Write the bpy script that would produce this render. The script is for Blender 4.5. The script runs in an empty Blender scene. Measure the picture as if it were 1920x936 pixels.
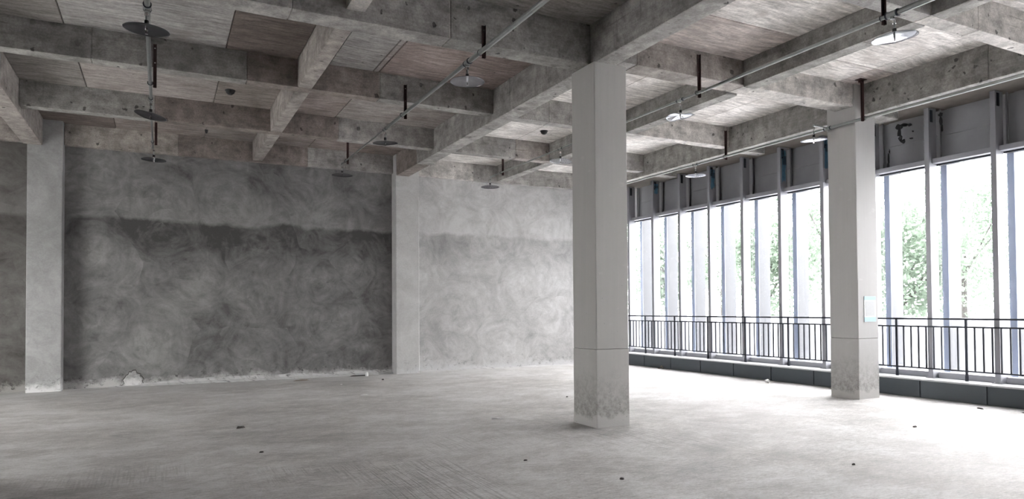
import bpy, bmesh, math, random
import numpy as np
from mathutils import Vector, Matrix
random.seed(7); np.random.seed(7)
C = bpy.context.scene.collection
SC = bpy.context.scene
R = math.radians

# ------------------------------------------------------------------ camera
F_PX, TH, PIT, ROL, PY, EYE = 1290.51, 0.4737, 0.0203, -0.0062, 553.08, 1.55
cd = bpy.data.cameras.new('camera'); cam = bpy.data.objects.new('camera', cd); C.objects.link(cam)
F0 = Vector((math.sin(TH), math.cos(TH), 0)); R0 = Vector((math.cos(TH), -math.sin(TH), 0)); U0 = Vector((0, 0, 1))
F1 = F0*math.cos(PIT)+U0*math.sin(PIT); U1 = -F0*math.sin(PIT)+U0*math.cos(PIT)
RX = R0*math.cos(ROL)+U1*math.sin(ROL); UX = -R0*math.sin(ROL)+U1*math.cos(ROL)
cam.matrix_world = Matrix(((RX.x, UX.x, -F1.x, 0), (RX.y, UX.y, -F1.y, 0), (RX.z, UX.z, -F1.z, EYE), (0, 0, 0, 1)))
cd.sensor_width = 36; cd.sensor_fit = 'HORIZONTAL'; cd.lens = F_PX*36/1920
cd.shift_y = (PY-468)/1920; cd.clip_start = .05; cd.clip_end = 300
SC.camera = cam

# ------------------------------------------------------------------ sky and exposure
SKY = 5.6
w = bpy.data.worlds.new('sky'); SC.world = w; w.use_nodes = True
wn = w.node_tree.nodes; bg = wn['Background']
bg.inputs[0].default_value = (1, .992, .988, 1); bg.inputs[1].default_value = SKY
SC.view_settings.view_transform = 'Standard'; SC.view_settings.look = 'None'
SC.view_settings.gamma = 1; SC.view_settings.use_curve_mapping = False
SC.view_settings.exposure = 2.08
SC.cycles.max_bounces = 12; SC.cycles.diffuse_bounces = 8; SC.cycles.glossy_bounces = 4
SC.cycles.transparent_max_bounces = 16; SC.cycles.transmission_bounces = 6
SC.cycles.use_denoising = True; SC.cycles.caustics_reflective = False; SC.cycles.caustics_refractive = False

# ------------------------------------------------------------------ node helpers
class NT:
    def __init__(s, name):
        s.m = bpy.data.materials.new(name); s.m.use_nodes = True
        s.t = s.m.node_tree; s.n = s.t.nodes; s.b = s.n['Principled BSDF']; s.out = s.n['Material Output']
        s._c = None
    def lk(s, a, b): s.t.links.new(a, b)
    def put(s, sock, v):
        if hasattr(v, 'links') or isinstance(v, bpy.types.NodeSocket): s.lk(v, sock)
        elif isinstance(v, (tuple, list)) and len(v) == 3 and sock.type == 'RGBA': sock.default_value = (*v, 1)
        else: sock.default_value = v
    def co(s):
        if not s._c: s._c = s.n.new('ShaderNodeTexCoord').outputs['Object']
        return s._c
    def mapp(s, v=None, scale=(1, 1, 1), loc=(0, 0, 0), rot=(0, 0, 0)):
        m = s.n.new('ShaderNodeMapping'); s.lk(v or s.co(), m.inputs[0])
        m.inputs[1].default_value = loc; m.inputs[2].default_value = rot; m.inputs[3].default_value = scale
        return m.outputs[0]
    def noise(s, v=None, scale=5, det=4, rough=.55, dist=0, dim='3D'):
        n = s.n.new('ShaderNodeTexNoise'); n.noise_dimensions = dim; s.lk(v or s.co(), n.inputs['Vector'])
        n.inputs['Scale'].default_value = scale; n.inputs['Detail'].default_value = det
        n.inputs['Roughness'].default_value = rough; n.inputs['Distortion'].default_value = dist
        return n.outputs['Fac']
    def noisec(s, v=None, scale=5, det=2):
        n = s.n.new('ShaderNodeTexNoise'); s.lk(v or s.co(), n.inputs['Vector']); n.inputs['Scale'].default_value = scale
        n.inputs['Detail'].default_value = det; return n.outputs['Color']
    def voro(s, v=None, scale=5, rand=1, feat='F1'):
        n = s.n.new('ShaderNodeTexVoronoi'); n.feature = feat; s.lk(v or s.co(), n.inputs['Vector'])
        n.inputs['Scale'].default_value = scale; n.inputs['Randomness'].default_value = rand; return n
    def math(s, op, a, b=0, c=0, clamp=False):
        n = s.n.new('ShaderNodeMath'); n.operation = op; n.use_clamp = clamp
        s.put(n.inputs[0], a); s.put(n.inputs[1], b); s.put(n.inputs[2], c); return n.outputs[0]
    def vmath(s, op, a, b=(0, 0, 0), scale=None):
        n = s.n.new('ShaderNodeVectorMath'); n.operation = op
        s.put(n.inputs[0], a); s.put(n.inputs[1], b)
        if scale is not None: s.put(n.inputs['Scale'], scale)
        return n.outputs[0]
    def ramp(s, f, *stops):
        n = s.n.new('ShaderNodeValToRGB'); s.lk(f, n.inputs[0]); e = n.color_ramp.elements
        for i, (p, c) in enumerate(stops):
            el = e[i] if i < 2 else e.new(p)
            el.position = p; el.color = (c, c, c, 1) if isinstance(c, (int, float)) else (*c, 1)
        return n.outputs[0]
    def mr(s, f, a, b, c=0, d=1):
        n = s.n.new('ShaderNodeMapRange'); s.lk(f, n.inputs[0])
        for i, q in enumerate((a, b, c, d)): n.inputs[i+1].default_value = q
        n.clamp = True
        return n.outputs[0]
    def mix(s, f, a, b, mode='MIX'):
        n = s.n.new('ShaderNodeMix'); n.data_type = 'RGBA'; n.blend_type = mode
        s.put(n.inputs[0], f); s.put(n.inputs[6], a); s.put(n.inputs[7], b); return n.outputs[2]
    def sep(s, v): n = s.n.new('ShaderNodeSeparateXYZ'); s.lk(v, n.inputs[0]); return n.outputs
    def comb(s, x, y, z):
        n = s.n.new('ShaderNodeCombineXYZ')
        for i, q in enumerate((x, y, z)): s.put(n.inputs[i], q)
        return n.outputs[0]
    def bump(s, h, strength=.3, dist=.01):
        n = s.n.new('ShaderNodeBump'); s.lk(h, n.inputs['Height']); n.inputs['Strength'].default_value = strength
        n.inputs['Distance'].default_value = dist; s.lk(n.outputs[0], s.b.inputs['Normal']); return n
    def set(s, col=None, rough=.8, metal=0, spec=.5):
        if col is not None: s.put(s.b.inputs['Base Color'], col)
        s.put(s.b.inputs['Roughness'], rough); s.put(s.b.inputs['Metallic'], metal); s.b.inputs['Specular IOR Level'].default_value = spec
        return s.m

def simple(name, col, rough=.6, metal=0, var=.12, sc=6, spec=.5):
    t = NT(name); n = t.noise(scale=sc, det=5)
    a = tuple(c*(1-var) for c in col); b = tuple(min(1, c*(1+var)) for c in col)
    t.bump(t.noise(scale=sc*8, det=3), .08, .004)
    return t.set(t.mix(n, a, b), rough, metal, spec)

def obj_tint(t):
    n = t.n.new('ShaderNodeObjectInfo'); return n.outputs['Color'], n.outputs['Random']

def concrete(name, base=(.34, .325, .305), pocks=True, tint=True, grain=None):
    """board-marked cast concrete: mottling, vertical streaks, pock holes; Object Info colour gives each piece its own tone"""
    t = NT(name)
    warp = t.vmath('ADD', t.co(), t.vmath('SCALE', t.noisec(scale=1.5), scale=.25))
    big = t.noise(warp, 1.1, 5, .6)
    mid = t.noise(warp, 5.5, 6, .65)
    col = t.mix(t.ramp(big, (.3, 0), (.7, 1)), tuple(c*.74 for c in base), tuple(c*1.22 for c in base))
    col = t.mix(.75, col, t.ramp(mid, (.32, .26), (.68, .74)), 'OVERLAY')
    gs = grain or (2.5, 2.5, 26)
    st = t.noise(t.mapp(scale=gs), 1, 4, .7)
    col = t.mix(.4, col, t.ramp(st, (.3, .34), (.7, .66)), 'OVERLAY')
    fine = t.noise(scale=42, det=5, rough=.7)
    col = t.mix(.5, col, t.ramp(fine, (.33, .3), (.67, .7)), 'OVERLAY')
    h = t.math('ADD', t.math('MULTIPLY', mid, .5), t.math('MULTIPLY', fine, .35))
    h = t.math('ADD', h, t.math('MULTIPLY', st, .3))
    if pocks:
        v = t.voro(t.vmath('ADD', t.co(), t.vmath('SCALE', t.noisec(scale=14), scale=.09)), 6.5)
        sizes = t.mr(t.sep(v.outputs['Color'])[0], .4, 1, -.02, .2)
        mask = t.ramp(t.noise(scale=.9, det=2), (.36, 0), (.48, 1))
        hole = t.math('MULTIPLY', t.math('SUBTRACT', 1, t.math('SMOOTH_MIN', 1, t.math('MULTIPLY', t.math('SUBTRACT', v.outputs['Distance'], sizes), 18), .1), clamp=True), mask, clamp=True)
        col = t.mix(t.math('MULTIPLY', hole, .78), col, (.05, .048, .045))
        h = t.math('SUBTRACT', h, t.math('MULTIPLY', hole, 1.4))
    vr = t.noise(t.mapp(scale=(9, 9, .8)), 1, 5, .7)
    col = t.mix(t.math('MULTIPLY', t.ramp(vr, (.6, 0), (.72, .5)), t.ramp(t.noise(scale=.7, det=2), (.42, 0), (.6, 1))), col, (.1, .095, .09))
    lines = t.noise(t.mapp(scale=(.9, .9, 30)), 1, 2, .5)
    col = t.mix(t.math('MULTIPLY', t.ramp(lines, (.66, 0), (.70, .45)), t.ramp(big, (.5, 0), (.6, 1))), col, (.12, .11, .1))
    if tint:
        oc, rnd = obj_tint(t)
        col = t.mix(1, col, oc, 'MULTIPLY')
        col = t.mix(1, col, t.ramp(rnd, (0, .92), (1, 1.0)), 'MULTIPLY')
    t.bump(h, .45, .012)
    return t.set(col, .82, 0, .35)

M = {}
M['beam'] = concrete('beam_concrete', (.33, .318, .302))
def slab_mat():
    t = NT('slab_concrete')
    oc, rnd = obj_tint(t)
    warp = t.vmath('ADD', t.co(), t.vmath('SCALE', t.noisec(scale=1.2), scale=.3))
    big = t.noise(warp, 1.6, 5, .6)
    st = t.noise(t.mapp(warp, scale=(2.2, 16, 2)), 1, 6, .68)
    st2 = t.noise(t.mapp(warp, scale=(3.5, 42, 3)), 1, 3, .7)
    col = t.mix(t.ramp(big, (.3, 0), (.72, 1)), (.255, .243, .232), (.40, .388, .374))
    col = t.mix(.8, col, t.ramp(st, (.34, .27), (.68, .73)), 'OVERLAY')
    sf = t.noise(scale=26, det=5, rough=.75)
    col = t.mix(.5, col, t.ramp(sf, (.34, .32), (.66, .68)), 'OVERLAY')
    col = t.mix(t.ramp(st2, (.6, 0), (.72, .5)), col, (.62, .6, .57))
    dk = t.noise(scale=2.3, det=4)
    col = t.mix(t.ramp(dk, (.54, 0), (.70, .5)), col, (.18, .16, .148))
    v = t.voro(t.mapp(scale=(1, 1, 0)), 2.3); hole = t.math('LESS_THAN', v.outputs['Distance'], .045)
    col = t.mix(t.math('MULTIPLY', hole, .7), col, (.06, .055, .05))
    col = t.mix(1, col, oc, 'MULTIPLY')
    t.bump(t.math('ADD', t.math('MULTIPLY', st, .6), t.noise(scale=30, det=4)), .35, .008)
    return t.set(col, .85, 0, .3)
M['slab'] = slab_mat()

def plaster_wall(name, dark, light, contrast=1.0, band=True, seed=0.0):
    t = NT(name)
    p = t.vmath('ADD', t.co(), (seed, 0, seed*.37))
    x, y, z = t.sep(p)
    flat = t.comb(t.math('ADD', x, y), z, 0)
    wp = t.vmath('ADD', flat, t.vmath('SCALE', t.vmath('SUBTRACT', t.noisec(flat, scale=.9, det=2), (.5, .5, .5)), scale=.55))
    def arcs(sc, freq, jit):
        v = t.voro(wp, sc); v.voronoi_dimensions = '2D'
        loc = t.vmath('SUBTRACT', wp, v.outputs['Position'])
        lx, ly, lz = t.sep(loc)
        ang = t.math('ARCTAN2', ly, lx)
        cr = t.sep(v.outputs['Color'])
        vec = t.comb(t.math('ADD', t.math('MULTIPLY', v.outputs['Distance'], freq), t.math('MULTIPLY', cr[0], 40)), t.math('MULTIPLY', ang, jit), t.math('MULTIPLY', cr[1], 30))
        st = t.noise(vec, 1, 4, .62)
        edge = t.mr(v.outputs['Distance'], 0, .75, 1.0, 0)
        return st, edge, cr[2]
    a1, e1, c1 = arcs(.8, 6.5, .9)
    a2, e2, c2 = arcs(1.7, 6, .8)
    blot = t.noise(wp, .75, 5, .6); blot2 = t.noise(wp, 2.2, 5, .65, .6)
    f = t.math('ADD', t.math('MULTIPLY', a1, .36), t.math('MULTIPLY', a2, .22))
    f = t.math('ADD', f, t.math('MULTIPLY', blot, .40))
    f = t.math('ADD', f, t.math('MULTIPLY', blot2, .24))
    f = t.math('ADD', f, t.math('MULTIPLY', t.math('SUBTRACT', c1, .5), .05))
    f = t.math('ADD', f, t.math('MULTIPLY', t.math('SUBTRACT', e1, .45), .07))
    zz = t.sep(t.co())[2]
    if band:
        wob = t.math('ADD', zz, t.math('MULTIPLY', t.math('SUBTRACT', t.noise(flat, 1.4, 4), .5), .34))
        bd = t.ramp(t.mr(wob, 2.6, 4.6), (0, .5), (.12, .44), (.33, .36), (.405, .37), (.45, .60), (.6, .57), (1, .5))
        f = t.math('ADD', f, t.math('MULTIPLY', t.math('SUBTRACT', bd, .5), t.mr(t.noise(flat, .5, 3), .38, .62, .2, 1.15)))
    k = .17/contrast
    f = t.mr(f, .6-k, .6+k)
    col = t.mix(f, dark, light)
    fine = t.noise(t.comb(x, z, y), 30, 5, .7)
    col = t.mix(.3, col, t.ramp(fine, (.3, .36), (.7, .64)), 'OVERLAY')
    # pale cement splash along the foot of the wall
    ft = t.math('ADD', zz, t.math('MULTIPLY', t.noise(flat, 2.6, 5, .7), -.62))
    col = t.mix(t.mr(ft, -.12, -.25), col, tuple(min(.62, c*1.55) for c in light))
    col = t.mix(t.math('MULTIPLY', t.ramp(t.noise(flat, 7, 5, .75), (.55, 0), (.66, 1)), t.mr(zz, .5, .12)), col, tuple(c*.7 for c in dark))
    t.bump(t.math('ADD', t.math('MULTIPLY', a2, .6), t.math('MULTIPLY', fine, .25)), .25, .008)
    return t.set(col, .8, 0, .35)
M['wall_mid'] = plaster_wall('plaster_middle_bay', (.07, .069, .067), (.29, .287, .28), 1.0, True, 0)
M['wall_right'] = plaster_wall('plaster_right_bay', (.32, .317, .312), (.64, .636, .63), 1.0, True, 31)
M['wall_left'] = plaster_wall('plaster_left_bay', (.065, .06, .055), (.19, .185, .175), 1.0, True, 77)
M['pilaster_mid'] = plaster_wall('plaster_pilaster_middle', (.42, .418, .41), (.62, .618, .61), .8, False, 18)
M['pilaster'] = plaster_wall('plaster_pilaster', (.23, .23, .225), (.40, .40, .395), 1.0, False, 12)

def column_mat(name='column_plaster', base=(.46, .453, .435)):
    t = NT(name); z = t.sep(t.co())[2]
    big = t.noise(t.mapp(scale=(1, 1, .45)), 1.8, 4)
    col = t.mix(big, tuple(c*.9 for c in base), tuple(c*1.1 for c in base))
    st = t.noise(t.mapp(scale=(26, 26, .7)), 1, 3)
    col = t.mix(.045, col, t.ramp(st, (.3, .3), (.7, .7)), 'OVERLAY')
    n = t.noise(scale=6, det=6, rough=.7)
    low = t.math('MULTIPLY', t.mr(t.math('ADD', z, t.math('MULTIPLY', n, -.7)), .42, -.12), t.ramp(t.noise(scale=17, det=6, rough=.75), (.42, .15), (.6, 1)))
    col = t.mix(t.math('MULTIPLY', low, .65), col, (.20, .19, .172))
    foot = t.mr(t.math('ADD', z, t.math('MULTIPLY', t.noise(scale=5, det=5), -.3)), 0, -.04)
    col = t.mix(foot, col, (.50, .495, .48))
    sm = t.ramp(t.noise(t.mapp(scale=(1, 1, 2.5)), 3.2, 3), (.66, 0), (.74, .5))
    col = t.mix(sm, col, tuple(min(.6, c*1.2) for c in base))
    v = t.voro(scale=16); pit = t.math('MULTIPLY', t.math('LESS_THAN', v.outputs['Distance'], .12), t.ramp(t.noise(scale=4, det=2), (.55, 0), (.62, 1)))
    col = t.mix(t.math('MULTIPLY', pit, t.mr(z, 2.2, .2, .1, .7)), col, (.12, .115, .105))
    t.bump(t.math('SUBTRACT', t.math('ADD', t.math('MULTIPLY', n, .3), t.math('MULTIPLY', t.noise(scale=45, det=4), t.mr(z, 1.2, .1, .1, .8))), pit), .3, .008)
    return t.set(col, .75, 0, .35)
M['column'] = column_mat()
M['column_window'] = column_mat('column_concrete', (.47, .465, .455))

def floor_mat():
    t = NT('floor_concrete')
    warp = t.vmath('ADD', t.co(), t.vmath('SCALE', t.noisec(scale=.8, det=4), scale=.5))
    big = t.noise(warp, .42, 5, .6)
    mid = t.noise(t.mapp(warp, scale=(1, 1.6, 1), rot=(0, 0, .3)), 1.7, 8, .68)
    fine = t.noise(t.mapp(scale=(1, 3.5, 1), rot=(0, 0, .42)), 9, 9, .78)
    col = t.mix(t.ramp(big, (.32, 0), (.68, 1)), (.43, .415, .395), (.62, .61, .60))
    col = t.mix(.7, col, t.ramp(mid, (.3, .27), (.7, .72)), 'OVERLAY')
    col = t.mix(.75, col, t.ramp(fine, (.33, .27), (.67, .72)), 'OVERLAY')
    gr = t.noise(scale=48, det=4, rough=.75)
    col = t.mix(.5, col, t.ramp(gr, (.35, .33), (.65, .67)), 'OVERLAY')
    sm = t.noise(t.mapp(scale=(1, 1.4, 1)), .95, 3)
    col = t.mix(t.math('MULTIPLY', t.ramp(sm, (.56, 0), (.72, .4)), t.mr(t.sep(t.co())[1], 11, 8)), col, (.24, .23, .215))
    # dark damp flecks
    fl = t.noise(t.mapp(scale=(1, 2.6, 1), rot=(0, 0, .5)), 6.5, 8, .8)
    col = t.mix(t.ramp(fl, (.58, 0), (.70, .6)), col, (.17, .155, .145))
    # broom ribs that run towards the back wall, only in patches
    rib = t.noise(t.mapp(scale=(44, 1.6, 1), rot=(0, 0, .03)), 1, 3, .6)
    yy = t.sep(t.co())
    reach = t.mr(yy[1], 8.4, 7.0)
    patch = t.math('MULTIPLY', t.ramp(t.noise(warp, .62, 3), (.48, 0), (.58, 1)), reach)
    r2 = t.math('MULTIPLY', t.ramp(rib, (.48, 0), (.62, 1)), patch)
    col = t.mix(t.math('MULTIPLY', r2, .42), col, (.2, .19, .175))
    # pale cement dust near the walls
    dust = t.math('MULTIPLY', t.mr(yy[1], 14.6, 16.1), t.ramp(t.noise(scale=1.3, det=5), (.4, 0), (.62, .8)))
    col = t.mix(dust, col, (.6, .6, .59))
    h = t.math('ADD', t.math('MULTIPLY', mid, .6), t.math('MULTIPLY', fine, .5))
    h = t.math('SUBTRACT', h, t.math('MULTIPLY', r2, .5))
    t.bump(h, .35, .012)
    return t.set(col, t.mr(mid, .3, .7, .5, .72), 0, .4)
M['floor'] = floor_mat()
M['plain'] = simple('plain_plaster', (.24, .235, .23), .85)
M['galv'] = simple('galvanised_steel', (.33, .345, .335), .36, .8, .2, 12)
M['chrome'] = simple('chrome_fitting', (.75, .75, .76), .15, 1, .05)
M['disc'] = simple('aluminium_disc', (.62, .63, .66), .16, 1, .06, 9)
M['disc_dark'] = simple('dark_disc', (.13, .13, .135), .3, .6, .1, 9)  # darker tone for the left pipe and farther centre discs
M['disc_mid'] = simple('grey_disc', (.38, .38, .40), .25, .9, .1, 9)
M['black'] = simple('black_rubber', (.012, .012, .013), .6)
M['rust'] = simple('red_brown_primer', (.035, .012, .011), .6, 0, .3, 20)
M['rail'] = simple('railing_paint', (.012, .017, .028), .4, .2, .1)
M['plinth'] = simple('slate_panel', (.052, .066, .076), .42, 0, .12, 2.5)
M['ledge'] = simple('ledge_stone', (.55, .56, .57), .4, 0, .05)
M['mullion'] = simple('grey_powder_coat', (.33, .335, .36), .42, .1, .05, 2)
M['sheet'] = simple('galvanised_sheet', (.35, .355, .37), .42, .3, .28, 1.6)
M['fin_edge'] = simple('shade_blue_edge', (.32, .37, .47), .5, 0, .05, 2)  # fin front and sides coloured apart to carry their shade and light
M['fin'] = simple('grey_fin_side', (.052, .055, .062), .5, 0, .05, 2)
M['gasket'] = simple('dark_gasket', (.02, .025, .035), .5)
M['film'] = simple('blue_film', (.16, .34, .50), .3, 0, .35, 14)
M['brown'] = simple('damp_brown_concrete', (.21, .19, .17), .85, 0, .35, 4)
M['paper'] = simple('white_paper', (.62, .63, .64), .5, 0, .02)
M['paleblue'] = simple('pale_blue_print', (.36, .52, .62), .5, 0, .02)
M['speckle'] = simple('grey_print', (.47, .485, .49), .6, 0, .05, 30)
M['chip'] = simple('dark_chip', (.05, .045, .04), .8)
M['wood'] = simple('weathered_wood', (.22, .18, .14), .8, 0, .3, 30)
M['white'] = simple('white_plastic', (.75, .75, .74), .45)
M['stone'] = simple('pale_paving', (.80, .80, .81), .8, 0, .1, 1)
M['render'] = simple('white_render', (.22, .225, .235), .8, 0, .04, 1)
M['bark'] = simple('bark', (.04, .037, .034), .9, 0, .3, 8)
def leaf_mat():
    t = NT('leaf'); n = t.noise(scale=1.3, det=3)
    col = t.mix(n, (.075, .105, .075), (.135, .175, .132))
    t.set(col, .5); t.b.inputs['Transmission Weight'].default_value = 0
    tr = t.n.new('ShaderNodeBsdfTranslucent'); t.lk(col, tr.inputs[0])
    ms = t.n.new('ShaderNodeMixShader'); ms.inputs[0].default_value = .45
    t.lk(t.b.outputs[0], ms.inputs[1]); t.lk(tr.outputs[0], ms.inputs[2]); t.lk(ms.outputs[0], t.out.inputs[0]); return t.m
M['leaf'] = leaf_mat()
def glass_mat():
    t = NT('window_glass'); tp = t.n.new('ShaderNodeBsdfTransparent'); tp.inputs[0].default_value = (.95, .95, .96, 1)
    gl = t.n.new('ShaderNodeBsdfGlossy'); gl.inputs['Roughness'].default_value = .02
    lw = t.n.new('ShaderNodeLayerWeight'); lw.inputs[0].default_value = .5
    fr = t.math('ADD', t.math('MULTIPLY', t.math('POWER', lw.outputs['Facing'], 4), .45), .03)
    dust = t.n.new('ShaderNodeBsdfDiffuse'); dust.inputs[0].default_value = (.8, .85, .9, 1)
    ms = t.n.new('ShaderNodeMixShader'); t.lk(fr, ms.inputs[0]); t.lk(tp.outputs[0], ms.inputs[1]); t.lk(gl.outputs[0], ms.inputs[2])
    m2 = t.n.new('ShaderNodeMixShader'); sm = t.mr(t.noise(t.mapp(scale=(1, 6, 1), rot=(.7, 0, 0)), 2.2, 5, .7), .55, .85, .01, .14)
    t.lk(sm, m2.inputs[0]); t.lk(ms.outputs[0], m2.inputs[1]); t.lk(dust.outputs[0], m2.inputs[2])
    t.lk(m2.outputs[0], t.out.inputs[0]); return t.m
M['glass'] = glass_mat()

# ------------------------------------------------------------------ geometry helpers
def link(name, bm_or_mesh, mat, parent=None, smooth=False, kind=None):
    if isinstance(bm_or_mesh, bmesh.types.BMesh):
        me = bpy.data.meshes.new(name); bmesh.ops.recalc_face_normals(bm_or_mesh, faces=bm_or_mesh.faces)
        bm_or_mesh.to_mesh(me); bm_or_mesh.free()
        me.materials.append(M[mat])
        if smooth:
            for p in me.polygons: p.use_smooth = True
    else: me = bm_or_mesh
    o = bpy.data.objects.new(name, me); C.objects.link(o)
    if parent: o.parent = parent
    if kind: o['kind'] = kind
    return o
def empty(name, loc=(0, 0, 0)):
    o = bpy.data.objects.new(name, None); C.objects.link(o); o.location = loc; o.empty_display_size = .1; return o
def tag(o, label=None, cat=None, group=None, kind=None):
    if label: o['label'] = label
    if cat: o['category'] = cat
    if group: o['group'] = group
    if kind: o['kind'] = kind
    return o
def bx(bm, x0, x1, y0, y1, z0, z1):
    vs = [bm.verts.new((x, y, z)) for x in (x0, x1) for y in (y0, y1) for z in (z0, z1)]
    for f in ((0, 1, 3, 2), (4, 6, 7, 5), (0, 4, 5, 1), (2, 3, 7, 6), (0, 2, 6, 4), (1, 5, 7, 3)): bm.faces.new([vs[i] for i in f])
    return vs
def box(name, mat, a, parent=None, bevel=0, **k):
    bm = bmesh.new(); bx(bm, *a)
    if bevel: bmesh.ops.bevel(bm, geom=bm.edges[:], offset=bevel, segments=1, affect='EDGES', profile=.5)
    return link(name, bm, mat, parent, **k)
def tube(bm, p0, p1, r, n=12, cap=True, r2=None):
    p0, p1 = Vector(p0), Vector(p1); d = (p1-p0).normalized()
    u = d.orthogonal().normalized(); v = d.cross(u); r2 = r if r2 is None else r2
    a = [bm.verts.new(p0+(u*math.cos(t)+v*math.sin(t))*r) for t in [2*math.pi*i/n for i in range(n)]]
    b = [bm.verts.new(p1+(u*math.cos(t)+v*math.sin(t))*r2) for t in [2*math.pi*i/n for i in range(n)]]
    for i in range(n): bm.faces.new((a[i], a[(i+1) % n], b[(i+1) % n], b[i]))
    if cap: bm.faces.new(a[::-1]); bm.faces.new(b)
def rough_box(a, axis, seg=.22, jit=.005, groove=.010, edge=.007, seed=0):
    """cast piece: long box cut in rings, its arrises slightly uneven, its end arrises chamfered so that joints read as V grooves"""
    rnd = random.Random(seed); x0, x1, y0, y1, z0, z1 = a
    l0, l1 = (x0, x1) if axis == 'x' else (y0, y1)
    s0, s1 = (y0, y1) if axis == 'x' else (x0, x1)
    n = max(1, int((l1-l0)/seg)); ts = [l0]+[l0+groove*1.2]+[l0+(l1-l0)*i/n for i in range(1, n)]+[l1-groove*1.2]+[l1]
    bm = bmesh.new(); rings = []
    for i, t in enumerate(ts):
        g = groove if i in (0, len(ts)-1) else 0
        e = edge
        def j(k=1): return rnd.uniform(-jit, jit)*k
        c = e*rnd.uniform(.6, 1.7)
        prof = [(s0+g, z1), (s0+g+j(.3), z0+g+c+.02), (s0+g+c*.4, z0+g+c*.5+j(.4)), (s0+g+c+.008, z0+g+j(.3)),
                (s1-g-c-.008, z0+g+j(.3)), (s1-g-c*.4, z0+g+c*.5+j(.4)), (s1-g+j(.3), z0+g+c+.02), (s1-g, z1)]
        rings.append([bm.verts.new((t, p, q) if axis == 'x' else (p, t, q)) for p, q in prof])
    for r0, r1 in zip(rings, rings[1:]):
        for k in range(8): bm.faces.new((r0[k], r0[(k+1) % 8], r1[(k+1) % 8], r1[k]))
    bm.faces.new(rings[0]); bm.faces.new(rings[-1][::-1])
    return bm

# ------------------------------------------------------------------ measured planes, assumed outer walls (metres)
ZM, ZB, ZS, ZR = 4.778, 4.882, 5.295, 4.915
YW, YWB, YP = 16.30, 16.17, 15.965
X_L, Y_R = -6.5, -5.2  # unseen walls, assumed; left one set near so its opening lights the floor
COLX = {'p1': (-2.272, -1.694), 'p2': (5.062, 5.645)}

# ------------------------------------------------------------------ floor and walls
box('floor', 'floor', (X_L-.3, 11.56, Y_R-.3, YW+.3, -.25, 0), kind='structure')
wb = box('wall_back', 'plain', (X_L-.3, 12.0, YW+.012, YW+.3, -.2, 5.6), kind='structure')
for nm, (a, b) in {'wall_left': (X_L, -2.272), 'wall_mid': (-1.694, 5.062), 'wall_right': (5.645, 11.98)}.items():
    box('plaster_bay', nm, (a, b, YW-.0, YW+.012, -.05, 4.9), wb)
wl = box('wall_left', 'plain', (X_L-.3, X_L, Y_R, 10.2, 0, 5.6), kind='structure')  # gap beside it reaches the floor, added to throw daylight across the left
box('wall_panel', 'plain', (X_L-.3, X_L, 10.2, YW, 2.7, 5.6), wl)
box('wall_panel', 'plain', (X_L-.3, X_L, 13.4, YW, 0, 2.7), wl)
wr = box('wall_rear', 'plain', (X_L-.3, 12.0, Y_R-.3, Y_R, 0, .9), kind='structure')
box('wall_panel', 'plain', (X_L-.3, 12.0, Y_R-.3, Y_R, 4.4, 5.6), wr)
box('wall_panel', 'plain', (X_L-.3, 12.0, Y_R-.3, Y_R, .9, 4.4), wr)

# pilasters on the back wall
def pilaster(key, label, x0, x1, mat='pilaster'):
    e = tag(empty('wall_pilaster', (x0, YP, 0)), label, 'pilaster')
    for z0, z1, g in ((-.02, 4.30, 0), (4.30, 5.3, .0)):
        bm = rough_box((x0, x1, YP, YW+.01, z0, z1), 'x', seg=9, jit=0)
        o = link('plaster_shaft', bm, mat, e); o.location = (-x0, -YP, 0)
        break
    bm = bmesh.new(); bx(bm, x0, x1, YP, YW+.01, 4.30, 5.3); o = link('upper_shaft', bm, mat, e); o.location = (-x0, -YP, 0)
    return e
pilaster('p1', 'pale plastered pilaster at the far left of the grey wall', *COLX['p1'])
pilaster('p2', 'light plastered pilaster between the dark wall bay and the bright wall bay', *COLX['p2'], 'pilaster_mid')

# ------------------------------------------------------------------ columns
def column(x0, x1, y0, y1, mat, label, ztop, joint=1.015):
    e = tag(empty('concrete_column', ((x0+x1)/2, (y0+y1)/2, 0)), label, 'column')
    def piece(name, z0, z1, ins, seed):
        rnd = random.Random(seed); bm = bmesh.new(); n = max(2, int((z1-z0)/.3)); rings = []
        zs = [z0, z0+.006]+[z0+(z1-z0)*i/n for i in range(1, n)]+[z1-.006, z1]
        for i, z in enumerate(zs):
            g = .013 if i in (0, len(zs)-1) and z > .01 else 0
            fl = .008*rnd.random() if z < .25 else 0
            c = .007*rnd.uniform(.6, 1.6); a, b, p, q = x0+ins+g-fl, x1-ins-g+fl, y0+ins+g-fl, y1-ins-g+fl
            j = lambda: rnd.uniform(-.0015, .0015)
            rings.append([bm.verts.new((X+j()-(x0+x1)/2, Y+j()-(y0+y1)/2, z)) for X, Y in
                          ((a+c, p), (b-c, p), (b, p+c), (b, q-c), (b-c, q), (a+c, q), (a, q-c), (a, p+c))])
        for r0, r1 in zip(rings, rings[1:]):
            for k in range(8): bm.faces.new((r0[k], r0[(k+1) % 8], r1[(k+1) % 8], r1[k]))
        bm.faces.new(rings[0]); bm.faces.new(rings[-1])
        return link(name, bm, mat, e)
    piece('lower_shaft', 0, joint, 0, int(x0*10)); piece('upper_shaft', joint, ztop, .001, int(x0*10)+5)
    return e
column(5.038, 5.552, 7.438, 8.0, 'column', 'large pale plastered column standing free in the middle of the floor', ZM+.004)
column(10.375, 10.893, 7.588, 8.131, 'column_window', 'concrete column beside the window railing carrying a small notice', ZS)
column(-2.27, -1.7, 7.45, 8.0, 'column', 'plastered column out of view to the left of the camera', ZM)
column(5.04, 5.55, -1.1, -.55, 'column', 'plastered column behind the camera on the middle line', ZM)
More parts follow.
